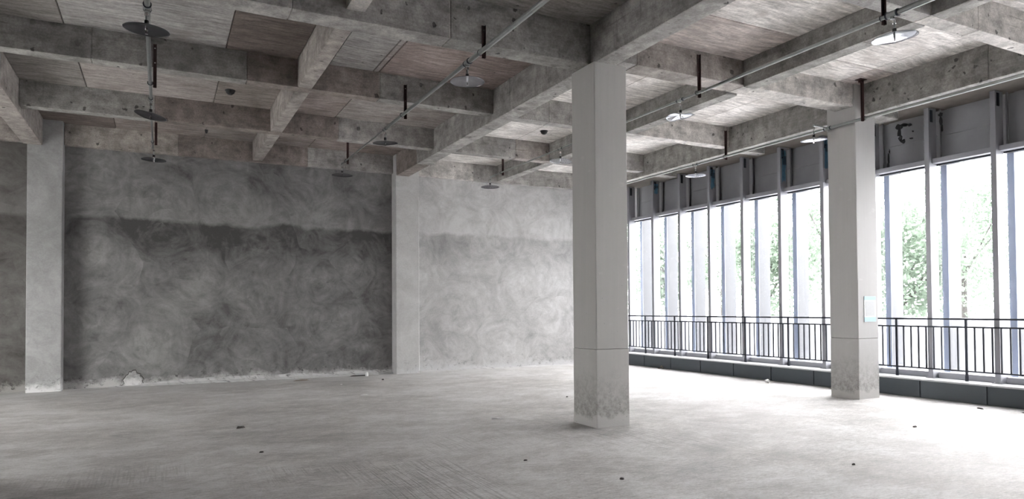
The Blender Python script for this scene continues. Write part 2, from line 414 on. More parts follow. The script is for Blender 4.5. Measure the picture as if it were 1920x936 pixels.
column(10.375, 10.893, -1.1, -.55, 'column_window', 'concrete column behind the camera near the windows', ZM)
column(-2.27, -1.7, -1.1, -.55, 'column', 'plastered column behind the camera on the left line', ZM)

# notice on the window column
e = tag(empty('notice_sheet', (10.676, 7.586, 1.51)), 'small white notice with pale blue bands on the window column', 'notice')
bm = bmesh.new(); bx(bm, -.15, .15, -.004, 0.001, -.215, .215); link('sheet', bm, 'paper', e)
bm = bmesh.new(); bx(bm, -.147, .147, -.006, -.004, -.212, -.135); link('bottom_band', bm, 'paleblue', e)
bm = bmesh.new(); bx(bm, -.147, .147, -.006, -.004, .15, .212); link('top_band', bm, 'paleblue', e)
bm = bmesh.new(); bx(bm, -.118, .118, -.0055, -.004, -.118, .132); link('grey_field', bm, 'speckle', e)

# ------------------------------------------------------------------ beams
def tone(o, c): o.color = (*c, 1); return o
G1, G2, G3, BR, PK, WH = (1, 1, 1), (.86, .87, .86), (.72, .73, .72), (.74, .67, .64), (1.0, .95, .925), (1.55, 1.54, 1.53)  # WH puts the stronger window-side light into the concrete tone
_seed = [1]
def beam(name_label, axis, segs, s0, s1, z0, tones=(G1,), mat='beam', z1=ZS+.03):
    """segs: list of (from, to) along the axis, each its own cast piece"""
    a0 = segs[0][0]; loc = (a0, s0, 0) if axis == 'x' else (s0, a0, 0)
    e = tag(empty('ceiling_beam', (loc[0], loc[1], z0)), name_label, 'beam')
    for i, (a, b) in enumerate(segs):
        _seed[0] += 1
        box_ = (a, b, s0, s1, z0, z1) if axis == 'x' else (s0, s1, a, b, z0, z1)
        o = link('beam_segment', rough_box(box_, axis, seed=_seed[0]), mat, e)
        o.location = (-loc[0], -loc[1], -z0); tone(o, tones[i % len(tones)])
    return e
YX = {'sN': (4.76, 4.975), 'mX': (7.562, 7.888), 'sB': (10.546, 10.776), 'sC': (13.402, 13.632)}
# --- main beams running towards the back wall
beam('deep beam at the left edge running to the far left pilaster', 'y', [(Y_R, 7.4), (8.05, 12.0), (12.0, YP)], -2.342, -2.025, ZM, (PK, G1))
beam('deep beam running from the top edge over the middle column to the back wall', 'y',
     [(Y_R, -1.1), (-.55, 5.3), (5.3, 9.93), (9.93, 12.03), (12.03, 14.5), (14.5, YP)], 5.072, 5.39, ZM, (G1, G1, G1, G1, G1, BR))
beam('long deep beam above the window railing', 'y', [(Y_R, -1.1), (-.55, 2.4), (2.4, 5.58), (5.58, 7.588), (8.131, 10.09), (10.09, 12.77), (12.77, YWB)], 10.532, 10.85, ZM, (G2, G2))
beam('left outer beam out of view', 'y', [(Y_R, YWB)], X_L, X_L+.3, ZM)
# --- main beams crossing
beam('deep crossing beam at the top left ending above the middle column', 'x', [(-2.025, 1.255), (1.255, 3.076), (3.076, 5.072)], 7.562, 7.888, ZM, (G1, G1, G2))
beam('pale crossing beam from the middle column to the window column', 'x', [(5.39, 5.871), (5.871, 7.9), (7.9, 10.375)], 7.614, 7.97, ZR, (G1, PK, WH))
beam('short beam stub at the window column reaching towards the glazing', 'x', [(10.893, 11.56)], 7.60, 7.96, 4.84, (G1,))
beam('crossing beam out of view at the left', 'x', [(X_L+.3, -2.342)], 7.562, 7.888, ZM)
beam('crossing beam behind the camera', 'x', [(X_L+.3, -2.342)], -1.0, -.68, ZM)
beam('crossing beam behind the camera at the left', 'x', [(-2.025, 5.072)], -1.0, -.68, ZM)
beam('crossing beam behind the camera at the right', 'x', [(5.39, 10.532)], -1.0, -.68, ZM)
# --- secondary crossing beams
beam('nearest crossing beam in the left bay, out of view above', 'x', [(-2.025, 5.072)], 4.76, 4.975, ZB)
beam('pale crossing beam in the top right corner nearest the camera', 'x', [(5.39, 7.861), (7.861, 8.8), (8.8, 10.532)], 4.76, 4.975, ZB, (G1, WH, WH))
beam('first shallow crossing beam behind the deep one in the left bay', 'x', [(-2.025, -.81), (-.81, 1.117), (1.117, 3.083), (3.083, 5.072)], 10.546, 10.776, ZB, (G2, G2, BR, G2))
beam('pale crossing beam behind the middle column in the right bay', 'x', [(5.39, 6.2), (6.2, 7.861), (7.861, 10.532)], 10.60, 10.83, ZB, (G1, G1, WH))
beam('short beam stub above the railing left of the window column', 'x', [(10.85, 11.56)], 10.60, 10.83, 4.84, (G1,))
beam('second shallow crossing beam in the left bay near the back wall', 'x', [(-2.025, -.082), (-.082, 3.098), (3.098, 5.072)], 13.402, 13.632, ZB, (G2, BR, G1))
beam('second crossing beam in the right bay near the back wall', 'x', [(5.39, 7.0), (7.0, 7.861), (7.861, 10.532)], 13.43, 13.66, ZB, (G1, PK, G1))
beam('short beam stub beyond the window beam near the back wall', 'x', [(10.85, 11.56)], 13.43, 13.66, 4.84, (G1,))
beam('stained beam on top of the dark wall bay', 'x', [(-1.694, .35), (.35, 3.03), (3.03, 5.062)], YWB, YW+.2, ZB-.02, ((1, .95, .9), BR, G1))
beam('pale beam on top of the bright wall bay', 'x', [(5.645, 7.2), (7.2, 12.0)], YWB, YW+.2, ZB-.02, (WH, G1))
beam('beam on top of the wall left of the far left pilaster', 'x', [(X_L+.3, -2.342)], YWB, YW+.2, ZB-.02, (PK,))
for yy in (1.9,):
    beam('crossing beam out of view behind the camera, left bay', 'x', [(-2.025, 5.072)], yy, yy+.22, ZB)
    beam('crossing beam out of view behind the camera, right bay', 'x', [(5.39, 10.532)], yy, yy+.22, ZB)
# --- secondary beams running towards the back wall, cut at each crossing
beam('shallow beam in the middle of the left bay running to the back wall', 'y',
     [(4.975, 7.562), (7.888, 10.546), (10.776, 11.35), (11.35, 13.402), (13.632, YWB)], 1.83, 2.04, ZB, (WH, PK, PK, PK, PK))
beam('shallow beam in the middle of the right bay running to the back wall', 'y',
     [(2.12, 4.76), (4.975, 5.624), (5.624, 7.614), (7.97, 10.60), (10.83, 13.43), (13.66, YWB)], 7.861, 8.10, ZB, (G2, G2, G2, G2))
# --- outboard edge beam along the glazing
beam('brown stained edge beam above the window mullions', 'y', [(Y_R, 4.2), (4.2, 7.2), (7.2, 10.4), (10.4, 13.6), (13.6, YW)], 11.56, 12.3, 4.985, (G1,), 'brown')

# ------------------------------------------------------------------ ceiling slab with formwork sheets
ceil = box('ceiling', 'slab', (X_L-.3, 12.7, Y_R-.3, YW+.3, ZS+.024, ZS+.3), kind='structure')
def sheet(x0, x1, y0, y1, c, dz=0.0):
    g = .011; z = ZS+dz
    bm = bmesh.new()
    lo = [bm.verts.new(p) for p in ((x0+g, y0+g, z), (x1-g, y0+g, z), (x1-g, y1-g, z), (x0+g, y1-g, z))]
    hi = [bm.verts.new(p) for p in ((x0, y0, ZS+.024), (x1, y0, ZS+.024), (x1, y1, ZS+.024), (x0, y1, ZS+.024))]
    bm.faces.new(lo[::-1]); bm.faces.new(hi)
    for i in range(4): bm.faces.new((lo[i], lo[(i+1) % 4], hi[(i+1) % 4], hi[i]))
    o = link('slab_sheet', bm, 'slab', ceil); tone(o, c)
gy, br, lt, pk, dk = (1, 1, 1), (.50, .44, .41), (1.95, 1.94, 1.93), (.98, .92, .90), (.74, .72, .70)  # lt brightens sheets near the windows, light put into their colour
def cell(y0, y1, xs, cols, ysplit=None):
    for i, (a, b) in enumerate(zip(xs, xs[1:])):
        dz = (-.004, 0, -.002)[i % 3]
        if ysplit:
            ys = [y0]+list(ysplit)+[y1]
            for k, (p, q) in enumerate(zip(ys, ys[1:])): sheet(a, b, p, q, cols[i][k] if isinstance(cols[i], list) else cols[i], dz-.003*(k % 2))
        else: sheet(a, b, y0, y1, cols[i], dz)
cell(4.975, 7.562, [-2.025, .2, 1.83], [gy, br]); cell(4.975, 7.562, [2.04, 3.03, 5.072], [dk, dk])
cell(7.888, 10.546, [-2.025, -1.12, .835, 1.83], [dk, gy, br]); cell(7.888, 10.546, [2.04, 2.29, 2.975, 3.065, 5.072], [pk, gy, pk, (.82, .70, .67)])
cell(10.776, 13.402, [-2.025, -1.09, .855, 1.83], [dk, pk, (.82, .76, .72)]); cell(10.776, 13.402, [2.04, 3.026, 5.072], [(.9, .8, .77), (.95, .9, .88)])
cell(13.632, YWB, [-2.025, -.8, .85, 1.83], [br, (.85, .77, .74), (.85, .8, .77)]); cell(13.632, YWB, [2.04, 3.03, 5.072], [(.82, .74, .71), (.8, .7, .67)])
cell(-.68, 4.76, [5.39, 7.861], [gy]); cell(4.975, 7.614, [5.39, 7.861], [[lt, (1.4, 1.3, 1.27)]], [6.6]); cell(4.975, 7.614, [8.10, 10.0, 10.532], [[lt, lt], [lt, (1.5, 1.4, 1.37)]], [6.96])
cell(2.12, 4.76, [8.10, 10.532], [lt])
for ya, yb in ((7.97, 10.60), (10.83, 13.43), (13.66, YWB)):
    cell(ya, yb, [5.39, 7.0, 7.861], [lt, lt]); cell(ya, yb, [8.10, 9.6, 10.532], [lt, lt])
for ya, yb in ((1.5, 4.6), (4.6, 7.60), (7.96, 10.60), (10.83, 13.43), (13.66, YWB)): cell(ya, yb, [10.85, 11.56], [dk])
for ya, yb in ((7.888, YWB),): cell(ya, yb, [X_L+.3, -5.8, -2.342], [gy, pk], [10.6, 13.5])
# ------------------------------------------------------------------ glazing: plinth, railing, windows
pl = tag(box('trim_1', 'gasket', (11.515, 11.80, Y_R, YW, 0, .286)), kind='structure')
pp = 1.0665; j0 = 6.203
k0 = int((Y_R-j0)/pp)
for k in range(k0, 10):
    a, b = j0+k*pp+.011, j0+(k+1)*pp-.011
    if b > YW: b = YW-.002
    if b-a < .1: continue
    box('plinth_panel', 'plinth', (11.50, 11.516, max(a, Y_R), b, .006, .290), pl, bevel=.002)
box('ledge', 'ledge', (11.49, 12.34, Y_R, YW, .290, .316), pl, bevel=.003)

ZH0, ZH1 = 4.022, 4.105
def window(n, yc_hi, yc_lo):
    """bay between the mullion whose far face is at yc_hi and the next nearer one"""
    e = empty('window_%d' % n, (11.82, yc_lo, .316)); e['kind'] = 'structure'
    def part(name, mat, a, bevel=0, mesh=None):
        x0, x1, y0, y1, z0, z1 = a; bm = bmesh.new(); bx(bm, x0-11.82, x1-11.82, y0-yc_lo, y1-yc_lo, z0-.316, z1-.316)
        if bevel: bmesh.ops.bevel(bm, geom=bm.edges[:], offset=bevel, segments=1, affect='EDGES')
        return link(name, bm, mat, e)
    lo = yc_lo-.083           # near mullion spans lo..yc_lo ; the bay spans yc_lo..hi
    hi = yc_hi-.083
    part('mullion', 'mullion', (11.82, 12.04, lo, yc_lo, .316, 4.985), .004)
    part('mullion_plate', 'gasket', (11.86, 11.93, lo-.007, lo, 4.74, 4.95))
    part('mullion_foot', 'mullion', (11.795, 12.06, lo-.03, yc_lo+.03, .316, .328))
    part('transom', 'mullion', (11.90, 12.045, yc_lo, hi, ZH0, ZH1), .003)
    part('head_gasket', 'gasket', (12.03, 12.12, yc_lo, hi, ZH0-.03, ZH0))
    part('sill_frame', 'mullion', (11.94, 12.10, yc_lo+.02, hi-.02, .316, .415), .003)
    part('pane', 'glass', (12.10, 12.11, yc_lo-.083, hi, .41, ZH0))
    part('spandrel_sheet', 'sheet', (12.20, 12.21, yc_lo-.04, hi-.09, ZH1-.02, 4.99))
    part('spandrel_sheet', 'sheet', (12.235, 12.245, hi-.09, hi+.05, ZH1-.02, 4.99))
    part('backing_sheet', 'gasket', (12.255, 12.27, yc_lo-.15, hi+.06, ZH1-.02, 4.99))  # added dark sheet, stops sky light through the spandrel gaps
    part('spandrel_shelf', 'gasket', (12.03, 12.26, yc_lo-.08, hi, ZH1-.02, ZH1-.008))
    part('angle_post', 'sheet', (12.09, 12.13, hi-.035, hi-.02, ZH1, 4.98))
    part('fin_edge', 'fin_edge', (12.25, 12.262, yc_lo-.045-.079, yc_lo-.045+.029, -.3, 5.0))
    part('exterior_fin', 'fin', (12.262, 12.62, yc_lo-.045-.075, yc_lo-.045+.025, -.3, 5.0), .004)
    if n % 2 == 0 or n in (7, 9):
        part('sheet_seam', 'sheet', (12.178, 12.20, yc_lo, hi-.09, 4.535, 4.56))
    else: part('sheet_rib', 'gasket', (12.19, 12.20, yc_lo+.22, yc_lo+.235, ZH1, 4.98))
    return e
ks = list(range(-11, 10)); n = 0
for k in ks[::-1]:
    yl = 6.256+k*pp; yh = yl+pp
    if yl > YW-.1: continue
    yh = min(yh, YW+.083); n += 1
    if yl-.1 < Y_R: continue
    window(n, yh, yl)

# torn films and leftovers on the mullion heads
def film(y, z0, z1, label, seed):
    rnd = random.Random(seed); e = tag(empty('protective_film', (11.86, y, z1)), label, 'film')
    bm = bmesh.new(); nz, nx = 9, 5; g = []
    for i in range(nz+1):
        row = []
        for j in range(nx+1):
            zz = -(z1-z0)*i/nz*(1 if i < nz else rnd.uniform(.88, 1.05)); xx = .13*(j/nx)*(.9+.12*math.sin(i*1.9))
            row.append(bm.verts.new((xx, -.008-.012*math.sin(j*2.6+i*.4)*rnd.uniform(.4, 1), zz)))
        g.append(row)
    for i in range(nz):
        for j in range(nx): bm.faces.new((g[i][j], g[i+1][j], g[i+1][j+1], g[i][j+1]))
    bmesh.ops.solidify(bm, geom=bm.faces[:], thickness=.002)
    link('film_strip', bm, 'film', e, smooth=True)
    for q in range(4):
        bm = bmesh.new(); xq = .02+.028*q; bx(bm, xq, xq+.011, -.026, -.0225, -(z1-z0)*.45, -(z1-z0)*.18); link('printed_bar', bm, 'rail', e)
film(9.455-.083, 4.34, 4.93, 'torn blue film strip on the mullion just left of the window column', 3)
film(10.522-.083, 4.22, 4.92, 'long torn blue film on the mullion head, second left of the window column', 4)
film(12.655-.083, 4.42, 4.90, 'faded blue film strip on the fourth mullion head left of the window column', 5)
film(14.788-.083, 4.62, 4.90, 'small blue film scrap on the mullion beside the middle column', 6)

def tar(loc, pts, label):
    e = tag(empty('torn_membrane', loc), label, 'membrane')
    for k, (dx, dy, dz, w_, h_) in enumerate(pts):
        rnd = random.Random(k+11); bm = bmesh.new(); n = 9
        c0 = [bm.verts.new((dx+rnd.uniform(-.01, .01), dy+w_*math.cos(t)*rnd.uniform(.55, 1.1), dz+h_*math.sin(t)*rnd.uniform(.6, 1.1))) for t in [2*math.pi*i/n for i in range(n)]]
        f = bm.faces.new(c0); r = bmesh.ops.extrude_face_region(bm, geom=[f])
        for v in r['geom']:
            if isinstance(v, bmesh.types.BMVert): v.co.x += .012
        link('tatter', bm, 'black', e)
tar((11.93, 7.72, 4.80), [(0, .13, 0, .075, .07), (0, .12, -.10, .04, .10), (0, .10, -.20, .045, .07), (0, .05, -.27, .055, .045), (.0, .03, .02, .09, .035), (0, -.07, .0, .05, .03), (0, -.10, -.25, .035, .018), (0, -.13, -.13, .012, .014)], 'torn black membrane hanging below the beam stub right of the window column')
tar((12.1, 8.17, 4.3), [(0, 0, 0, .02, .13), (0, .01, -.12, .03, .06), (0, -.02, .14, .012, .05)], 'black tar smear on the metal sheet right of the window column')
tar((12.02, 7.15, 4.75), [(0, 0, 0, .03, .1), (0, -.02, -.13, .015, .08), (0, 0, .12, .05, .04)], 'black membrane tatter behind the first mullion right of the window column')

# ------------------------------------------------------------------ railing
rl = tag(empty('window_railing', (11.79, 0, .316)), 'dark metal railing with thin balusters along the window ledge', 'railing')
def rbar(name, y0, y1, z0, z1, w_=.012, dx=0):
    bm = bmesh.new(); bx(bm, -w_+dx, w_+dx, y0, y1, z0-.316, z1-.316); return link(name, bm, 'rail', rl)
rbar('top_rail', Y_R+.05, YW-.02, 1.320, 1.348, .018); rbar('middle_rail', Y_R+.05, YW-.02, 1.188, 1.214, .013); rbar('bottom_rail', Y_R+.05, YW-.02, .468, .492, .013)
ps, py0 = 1.197, 6.666
bmp = bmesh.new(); bx(bmp, -.01, .01, -.019, .019, .0, 1.008); bx(bmp, -.014, .014, -.022, .022, .0, .09)
post0 = link('post', bmp, 'rail', rl); bmb = bmesh.new(); bx(bmb, -.009, .009, -.0115, .0115, .172, .876)
bal0 = link('baluster', bmb, 'rail', rl); first = True
for k in range(-9, 9):
    y = py0+k*ps
    if y < Y_R+.1 or y > YW-.05: continue
    if first: p = post0; first = False
    else: p = post0.copy(); C.objects.link(p)
    p.location.y = y
    for q in range(1, 9):
        yb = y+ps*q/9
        if yb > YW-.05: continue
        if q == 1 and p is post0: b = bal0
        else: b = bal0.copy(); C.objects.link(b)
        b.location.y = yb

# ------------------------------------------------------------------ sprinkler pipes
ZP = 4.655
def pipe(name_label, X, parts, tees, end=None, elbow=True, extra=None, Z=ZP):
    y0 = parts[0][0]; e = tag(empty('sprinkler_pipe', (X, y0, Z)), name_label, 'pipe')
    for a, b, r in parts:
        bm = bmesh.new(); tube(bm, (0, a-y0, 0), (0, b-y0, 0), r, 14); link('pipe_length', bm, 'galv', e, smooth=False)
    for y, r in tees:
        bm = bmesh.new(); tube(bm, (0, y-.06-y0, 0), (0, y+.06-y0, 0), r*1.28, 14); tube(bm, (0, y-y0, 0), (0, y-y0, -r*1.9), r*.9, 12)
        link('tee_fitting', bm, 'galv', e)
        for s in (-1, 1):
            bm = bmesh.new(); tube(bm, (0, y+s*.06-.009-y0, 0), (0, y+s*.06+.009-y0, 0), r*1.42, 14); link('coupling_ring', bm, 'gasket', e)
    if elbow:
        yE = parts[-1][1]; r = parts[-1][2]; bm = bmesh.new(); tube(bm, (0, yE-.05-y0, 0), (0, yE+.012-y0, 0), r*1.3, 12); tube(bm, (0, yE-y0, r*.9), (0, yE-y0, -r*2.2), r*1.2, 12)
        link('elbow_fitting', bm, 'galv', e)
    if extra: extra(e, y0)
    return e
def sprinkler(x, y, label, tilt=(0, 0), rad=.218, z=4.42, ztop=ZP, bent=0, mat='disc', seed=1):
    e = tag(empty('fire_sprinkler', (x, y, z)), label, 'sprinkler', 'ceiling sprinkler heads with round metal discs')
    bm = bmesh.new(); tube(bm, (0, 0, .07), (0, 0, ztop-z-.06), .0125, 10); link('drop_pipe', bm, 'galv', e)
    bm = bmesh.new(); tube(bm, (0, 0, .045), (0, 0, .085), .021, 10); link('coupling_ring', bm, 'black', e)
    bm = bmesh.new(); tube(bm, (0, 0, ztop-z-.095), (0, 0, ztop-z-.062), .019, 10); link('upper_collar', bm, 'chrome', e)
    bm = bmesh.new(); rnd = random.Random(seed)
    rr = [.012, .05, .10, .15, .19, rad-.006, rad, rad-.004]; zz = [.012, .014, .010, .004, -.001, -.006, -.012, -.014]; n = 40; rings = []
    ph = rnd.uniform(0, 6.28)
    for r_, z_ in zip(rr, zz):
        ring = []
        for i in range(n):
            t = 2*math.pi*i/n
            bz = bent*(r_/rad)**2*math.sin(2*t+ph)*.5 + bent*.25*(r_/rad)*math.sin(5*t+ph*2)
            ring.append(bm.verts.new((r_*math.cos(t), r_*math.sin(t), z_+bz)))
        rings.append(ring)
    for a, b in zip(rings, rings[1:]):
        for i in range(n): bm.faces.new((a[i], a[(i+1) % n], b[(i+1) % n], b[i]))
    bm.faces.new(rings[0])
    bmesh.ops.solidify(bm, geom=bm.faces[:], thickness=.0022)
    d = link('heat_collector_disc', bm, mat, e, smooth=True); d.rotation_euler = (tilt[0], tilt[1], 0)
    bm = bmesh.new(); tube(bm, (0, 0, .05), (0, 0, -.012), .013, 10); tube(bm, (0, 0, -.012), (0, 0, -.02), .008, 10, r2=.013)
    for s in (-1, 1): tube(bm, (s*.012, 0, -.015), (s*.004, 0, -.052), .0028, 6)
    tube(bm, (0, 0, -.05), (0, 0, -.054), .014, 12); link('sprinkler_body', bm, 'chrome', e)
    bm = bmesh.new(); tube(bm, (0, 0, -.016), (0, 0, -.05), .003, 8); link('glass_bulb', bm, 'rust', e)
    return e
# pipe nearest the left
pipe('galvanised sprinkler pipe at the left running towards the back wall', -.12, [(Y_R, 7.90, .030), (7.90, 10.54, .026), (10.54, 11.33, .021), (11.33, 14.6, .017)], [(4.5, .03), (7.88, .029), (11.33, .021)])
sprinkler(-.125, 7.88, 'nearest sprinkler disc on the left pipe, large and dark at the top', (R(4), R(2)), z=4.425, mat='disc_dark')
sprinkler(-.12, 11.33, 'middle sprinkler disc on the left pipe, strongly tilted down to the right', (0, R(11)), z=4.42, bent=.006, mat='disc_dark')
sprinkler(-.10, 14.6, 'farthest sprinkler disc on the left pipe, level in front of the dark wall', (0, R(2)), z=4.415, mat='disc_dark')
# second pipe
pipe('galvanised sprinkler pipe crossing from the top centre down to the back wall', 3.445, [(Y_R, 7.9, .030), (7.9, 10.5, .026), (10.5, 11.46, .024), (11.46, 14.6, .014)], [(4.5, .03), (7.905, .028), (11.46, .02)])
sprinkler(3.44, 7.905, 'nearest sprinkler disc on the centre pipe, silver grey left of the middle column', (0, 0), mat='disc_mid')
sprinkler(3.445, 11.46, 'middle sprinkler disc on the centre pipe, half dark and half silver', (R(3), R(-3)), mat='disc_dark')
sprinkler(3.45, 14.6, 'farthest sprinkler disc on the centre pipe, in front of the wall left of the pilaster', (0, 0), mat='disc_dark')
# third pipe
pipe('galvanised sprinkler pipe passing behind the middle column', 6.92, [(Y_R, 4.60, .030), (4.60, 7.6, .021), (7.6, 11.4, .016), (11.4, 14.55, .014)], [(4.60, .028), (7.95, .018), (11.4, .016)])
sprinkler(6.95, 4.60, 'shiny sprinkler disc at the top right, tilted and reflecting white light', (R(0), R(-5)), bent=.006, rad=.225)
sprinkler(6.925, 7.95, 'crumpled shiny sprinkler disc just right of the middle column', (0, R(-4)), bent=.03, seed=4)
sprinkler(6.92, 11.4, 'sprinkler disc peeking out left of the middle column, bent and shiny', (0, R(4)), bent=.012, seed=6)
sprinkler(6.90, 14.55, 'farthest sprinkler disc on the third pipe, in front of the bright wall', (0, 0), mat='disc_mid')
# window pipe with a side branch
def branch(e, y0):
    bm = bmesh.new(); tube(bm, (0, 8.09-y0, .0), (-.335, 8.09-y0, .012), .013, 12); link('side_branch', bm, 'galv', e)
    bm = bmesh.new(); tube(bm, (-.355, 8.09-y0, .012), (-.29, 8.09-y0, .012), .02, 12); link('elbow_fitting', bm, 'galv', e)
pipe('sprinkler pipe along the beam above the window railing', 10.335, [(Y_R, 8.09, .026), (8.09, 11.4, .023), (11.4, 16.1, .021)], [(8.09, .023), (11.4, .02)], elbow=False, extra=branch)
sprinkler(9.985, 8.09, 'bright sprinkler disc on the side branch left of the window column', (R(2), R(-4)), ztop=4.667)
sprinkler(10.335, 11.4, 'bright sprinkler disc under the window beam between the two columns', (0, 0))

def hanger(x, y, ztop, label, zbot=4.60, plate=False, side=1, z=ZP, r=.026, off=.0):
    e = tag(empty('pipe_hanger', (x, y, z)), label, 'bracket')
    xo = .056*side
    bm = bmesh.new(); bx(bm, xo-.021, xo+.021, -.012-off, -.006-off, zbot-z, ztop-z); bx(bm, xo+.017, xo+.021, -.04-off, -.012-off, zbot-z, ztop-z)
    link('angle_bar', bm, 'rust', e)
    if plate:
        bm = bmesh.new(); bx(bm, xo-.08, xo+.08, -.06, .05, ztop-z-.012, ztop-z); bx(bm, xo-.035, xo+.035, -.03, .02, ztop-z-.05, ztop-z-.012); link('top_plate', bm, 'rust', e)
    else:
        for q in (.06, .26):
            bm = bmesh.new(); tube(bm, (xo, -.022-off, ztop-z-q), (xo, -.010-off, ztop-z-q), .009, 8); link('bolt', bm, 'chrome', e)
    bm = bmesh.new(); n = 16; prev = None
    for i in range(n):
        a, b = 2*math.pi*i/n, 2*math.pi*(i+1)/n; rr = r+.006
        tube(bm, (rr*math.cos(a), -.028-off, rr*math.sin(a)), (rr*math.cos(b), -.028-off, rr*math.sin(b)), .005, 6)
    link('pipe_clamp', bm, 'gasket', e)
    return e
hanger(-.12, 10.543, 5.20, 'red-brown hanger bar below the first disc of the left pipe', side=1)
hanger(-.12, 14.2, ZS, 'red-brown hanger bar between the two farther discs of the left pipe', plate=True, r=.018)
hanger(3.445, 7.56, 5.0, 'red-brown hanger bar on the deep beam left of the middle column')
hanger(3.44, 10.543, 5.15, 'red-brown hanger bar on the shallow beam near the middle disc of the centre pipe')
hanger(3.445, 14.35, ZS, 'thin hanger bar near the elbow end of the centre pipe', plate=True, r=.016)
hanger(6.92, 4.757, 5.15, 'dark red hanger bar at the top right beside the shiny tilted disc', r=.022)
hanger(6.91, 7.61, 5.23, 'dark red hanger bar on the pale crossing beam right of the middle column', r=.022)
hanger(6.92, 14.05, ZS, 'dark hanger bar near the far end of the third pipe before the bright wall', plate=True, r=.016)
hanger(10.335, 7.40, ZS, 'dark red hanger with a top plate in front of the window column', plate=True, side=-1, r=.024)
hanger(10.335, 10.58, 5.20, 'dark hanger bar on the window pipe left of the window column', r=.023)

# small dark ceiling boxes
def ceiling_box(x, y, label, r=.075):
    e = tag(empty('ceiling_outlet', (x, y, ZS)), label, 'outlet')
    bm = bmesh.new(); tube(bm, (0, 0, 0), (0, 0, -.012), r*1.1, 20); link('flange', bm, 'black', e)
    bm = bmesh.new(); tube(bm, (0, 0, -.012), (0, 0, -.05), r, 20, r2=r*.85); tube(bm, (0, 0, -.05), (0, 0, -.075), r*.85, 20, r2=r*.4); link('dome', bm, 'black', e)
ceiling_box(1.06, 12.52, 'black domed outlet on the ceiling of the left bay')
ceiling_box(7.20, 12.52, 'black domed outlet on the ceiling behind the middle column')
ceiling_box(.856, 15.49, 'tiny dark outlet on the ceiling near the dark wall', .03)

# ------------------------------------------------------------------ debris on the floor
def chip(name, x, y, sx, sy, sz, mat, label, rot=0, cat='debris', lumps=0):
    rnd = random.Random(int(x*100+y*7)); bm = bmesh.new(); n = 9
    lo = [bm.verts.new((sx*math.cos(t)*rnd.uniform(.6, 1), sy*math.sin(t)*rnd.uniform(.6, 1), .0)) for t in [2*math.pi*i/n for i in range(n)]]
    hi = [bm.verts.new((v.co.x*.75+rnd.uniform(-.1, .1)*sx, v.co.y*.75, sz*rnd.uniform(.6, 1))) for v in lo]
    for i in range(n): bm.faces.new((lo[i], lo[(i+1) % n], hi[(i+1) % n], hi[i]))
    bm.faces.new(lo[::-1]); bm.faces.new(hi)
    o = link(name, bm, mat); o.location = (x, y, .001); o.rotation_euler.z = rot; tag(o, label, cat); return o
chip('floor_debris', .966, 9.735, .075, .03, .03, 'chip', 'dark bent chip on the floor in front of the dark wall bay', .5)
chip('floor_debris', .996, 7.953, .03, .02, .015, 'chip', 'small dark speck on the floor nearer than the bent chip', 0)
chip('wood_strip', 2.786, 15.607, .22, .035, .02, 'wood', 'flat brownish strip on the floor near the foot of the dark wall', .1)
chip('wood_strip', 4.15, 15.98, .26, .03, .025, 'chip', 'dark strip lying against the foot of the dark wall near the pilaster', 0)
chip('plaster_lump', 4.32, 15.88, .045, .04, .11, 'white', 'small white pointed lump at the wall foot left of the pilaster', 0)
chip('floor_debris', 4.383, 14.795, .03, .03, .03, 'chip', 'tiny dark crumb on the floor below the pilaster', 0)
chip('floor_debris', 3.322, 12.386, .09, .035, .015, 'white', 'pale flat chip on the floor between dark wall and middle column', .2)
chip('white_stick', 4.231, 8.753, .09, .022, .02, 'white', 'short white stick on the floor left of the middle column', -.35)
chip('floor_debris', 6.346, 10.298, .025, .02, .02, 'chip', 'dark crumb on the floor just left of the middle column', 0)
chip('floor_debris', 3.331, 6.221, .03, .022, .012, 'chip', 'dark crumb on the floor in front of the middle column', 0)
chip('floor_debris', 3.734, 5.126, .028, .022, .015, 'chip', 'dark crumb near the bottom edge below the middle column', 0)
chip('floor_debris', 8.637, 5.539, .05, .03, .018, 'chip', 'dark flake on the bright floor below the window column', .3)
chip('floor_debris', 6.058, 4.509, .03, .02, .015, 'chip', 'small dark crumb on the bright floor near the bottom right', .3)
chip('floor_debris', 11.0, 6.036, .1, .03, .02, 'chip', 'dark scraps on the floor beside the plinth at the far right', 1.2)
chip('floor_debris', 11.1, 5.45, .12, .035, .012, 'chip', 'scattered dark scraps near the right edge by the plinth', 1.4)
chip('floor_debris', 3.35, 14.3, .03, .02, .02, 'white', 'tiny white crumb on the floor far back below the dark wall', 0)
e = tag(empty('crumpled_cup', (11.014, 10.148, 0)), 'crumpled white cup on the bright floor before the plinth', 'cup')
bm = bmesh.new(); rr = random.Random(5)
for (r_, z_) in ((.0, 0),): pass
rings = []
for r_, z_ in ((.028, .0), (.034, .02), (.04, .045), (.046, .07), (.043, .071), (.036, .045), (.03, .02), (.025, .004)):
    rings.append([bm.verts.new((z_-.03+rr.uniform(-.004, .004), r_*math.cos(t)*rr.uniform(.85, 1.05), .044+r_*math.sin(t)*rr.uniform(.8, 1))) for t in [2*math.pi*i/14 for i in range(14)]])
for a, b in zip(rings, rings[1:]):
    for i in range(14): bm.faces.new((a[i], a[(i+1) % 14], b[(i+1) % 14], b[i]))
bm.faces.new(rings[0]); bm.faces.new(rings[-1])
link('cup_body', bm, 'white', e)
e = tag(empty('cardboard_scrap', (11.40, 13.9, 0)), 'small bent tan scrap leaning at the plinth right of the middle column', 'scrap')
for k, (a, b) in enumerate((((-.02, -.08, .003), (0, .0, .075)), ((0, .0, .075), (.03, .09, .03)), ((-.06, .02, .003), (-.03, .11, .003)))):
    bm = bmesh.new(); tube(bm, a, b, .014, 5); link('fold', bm, 'wood', e)
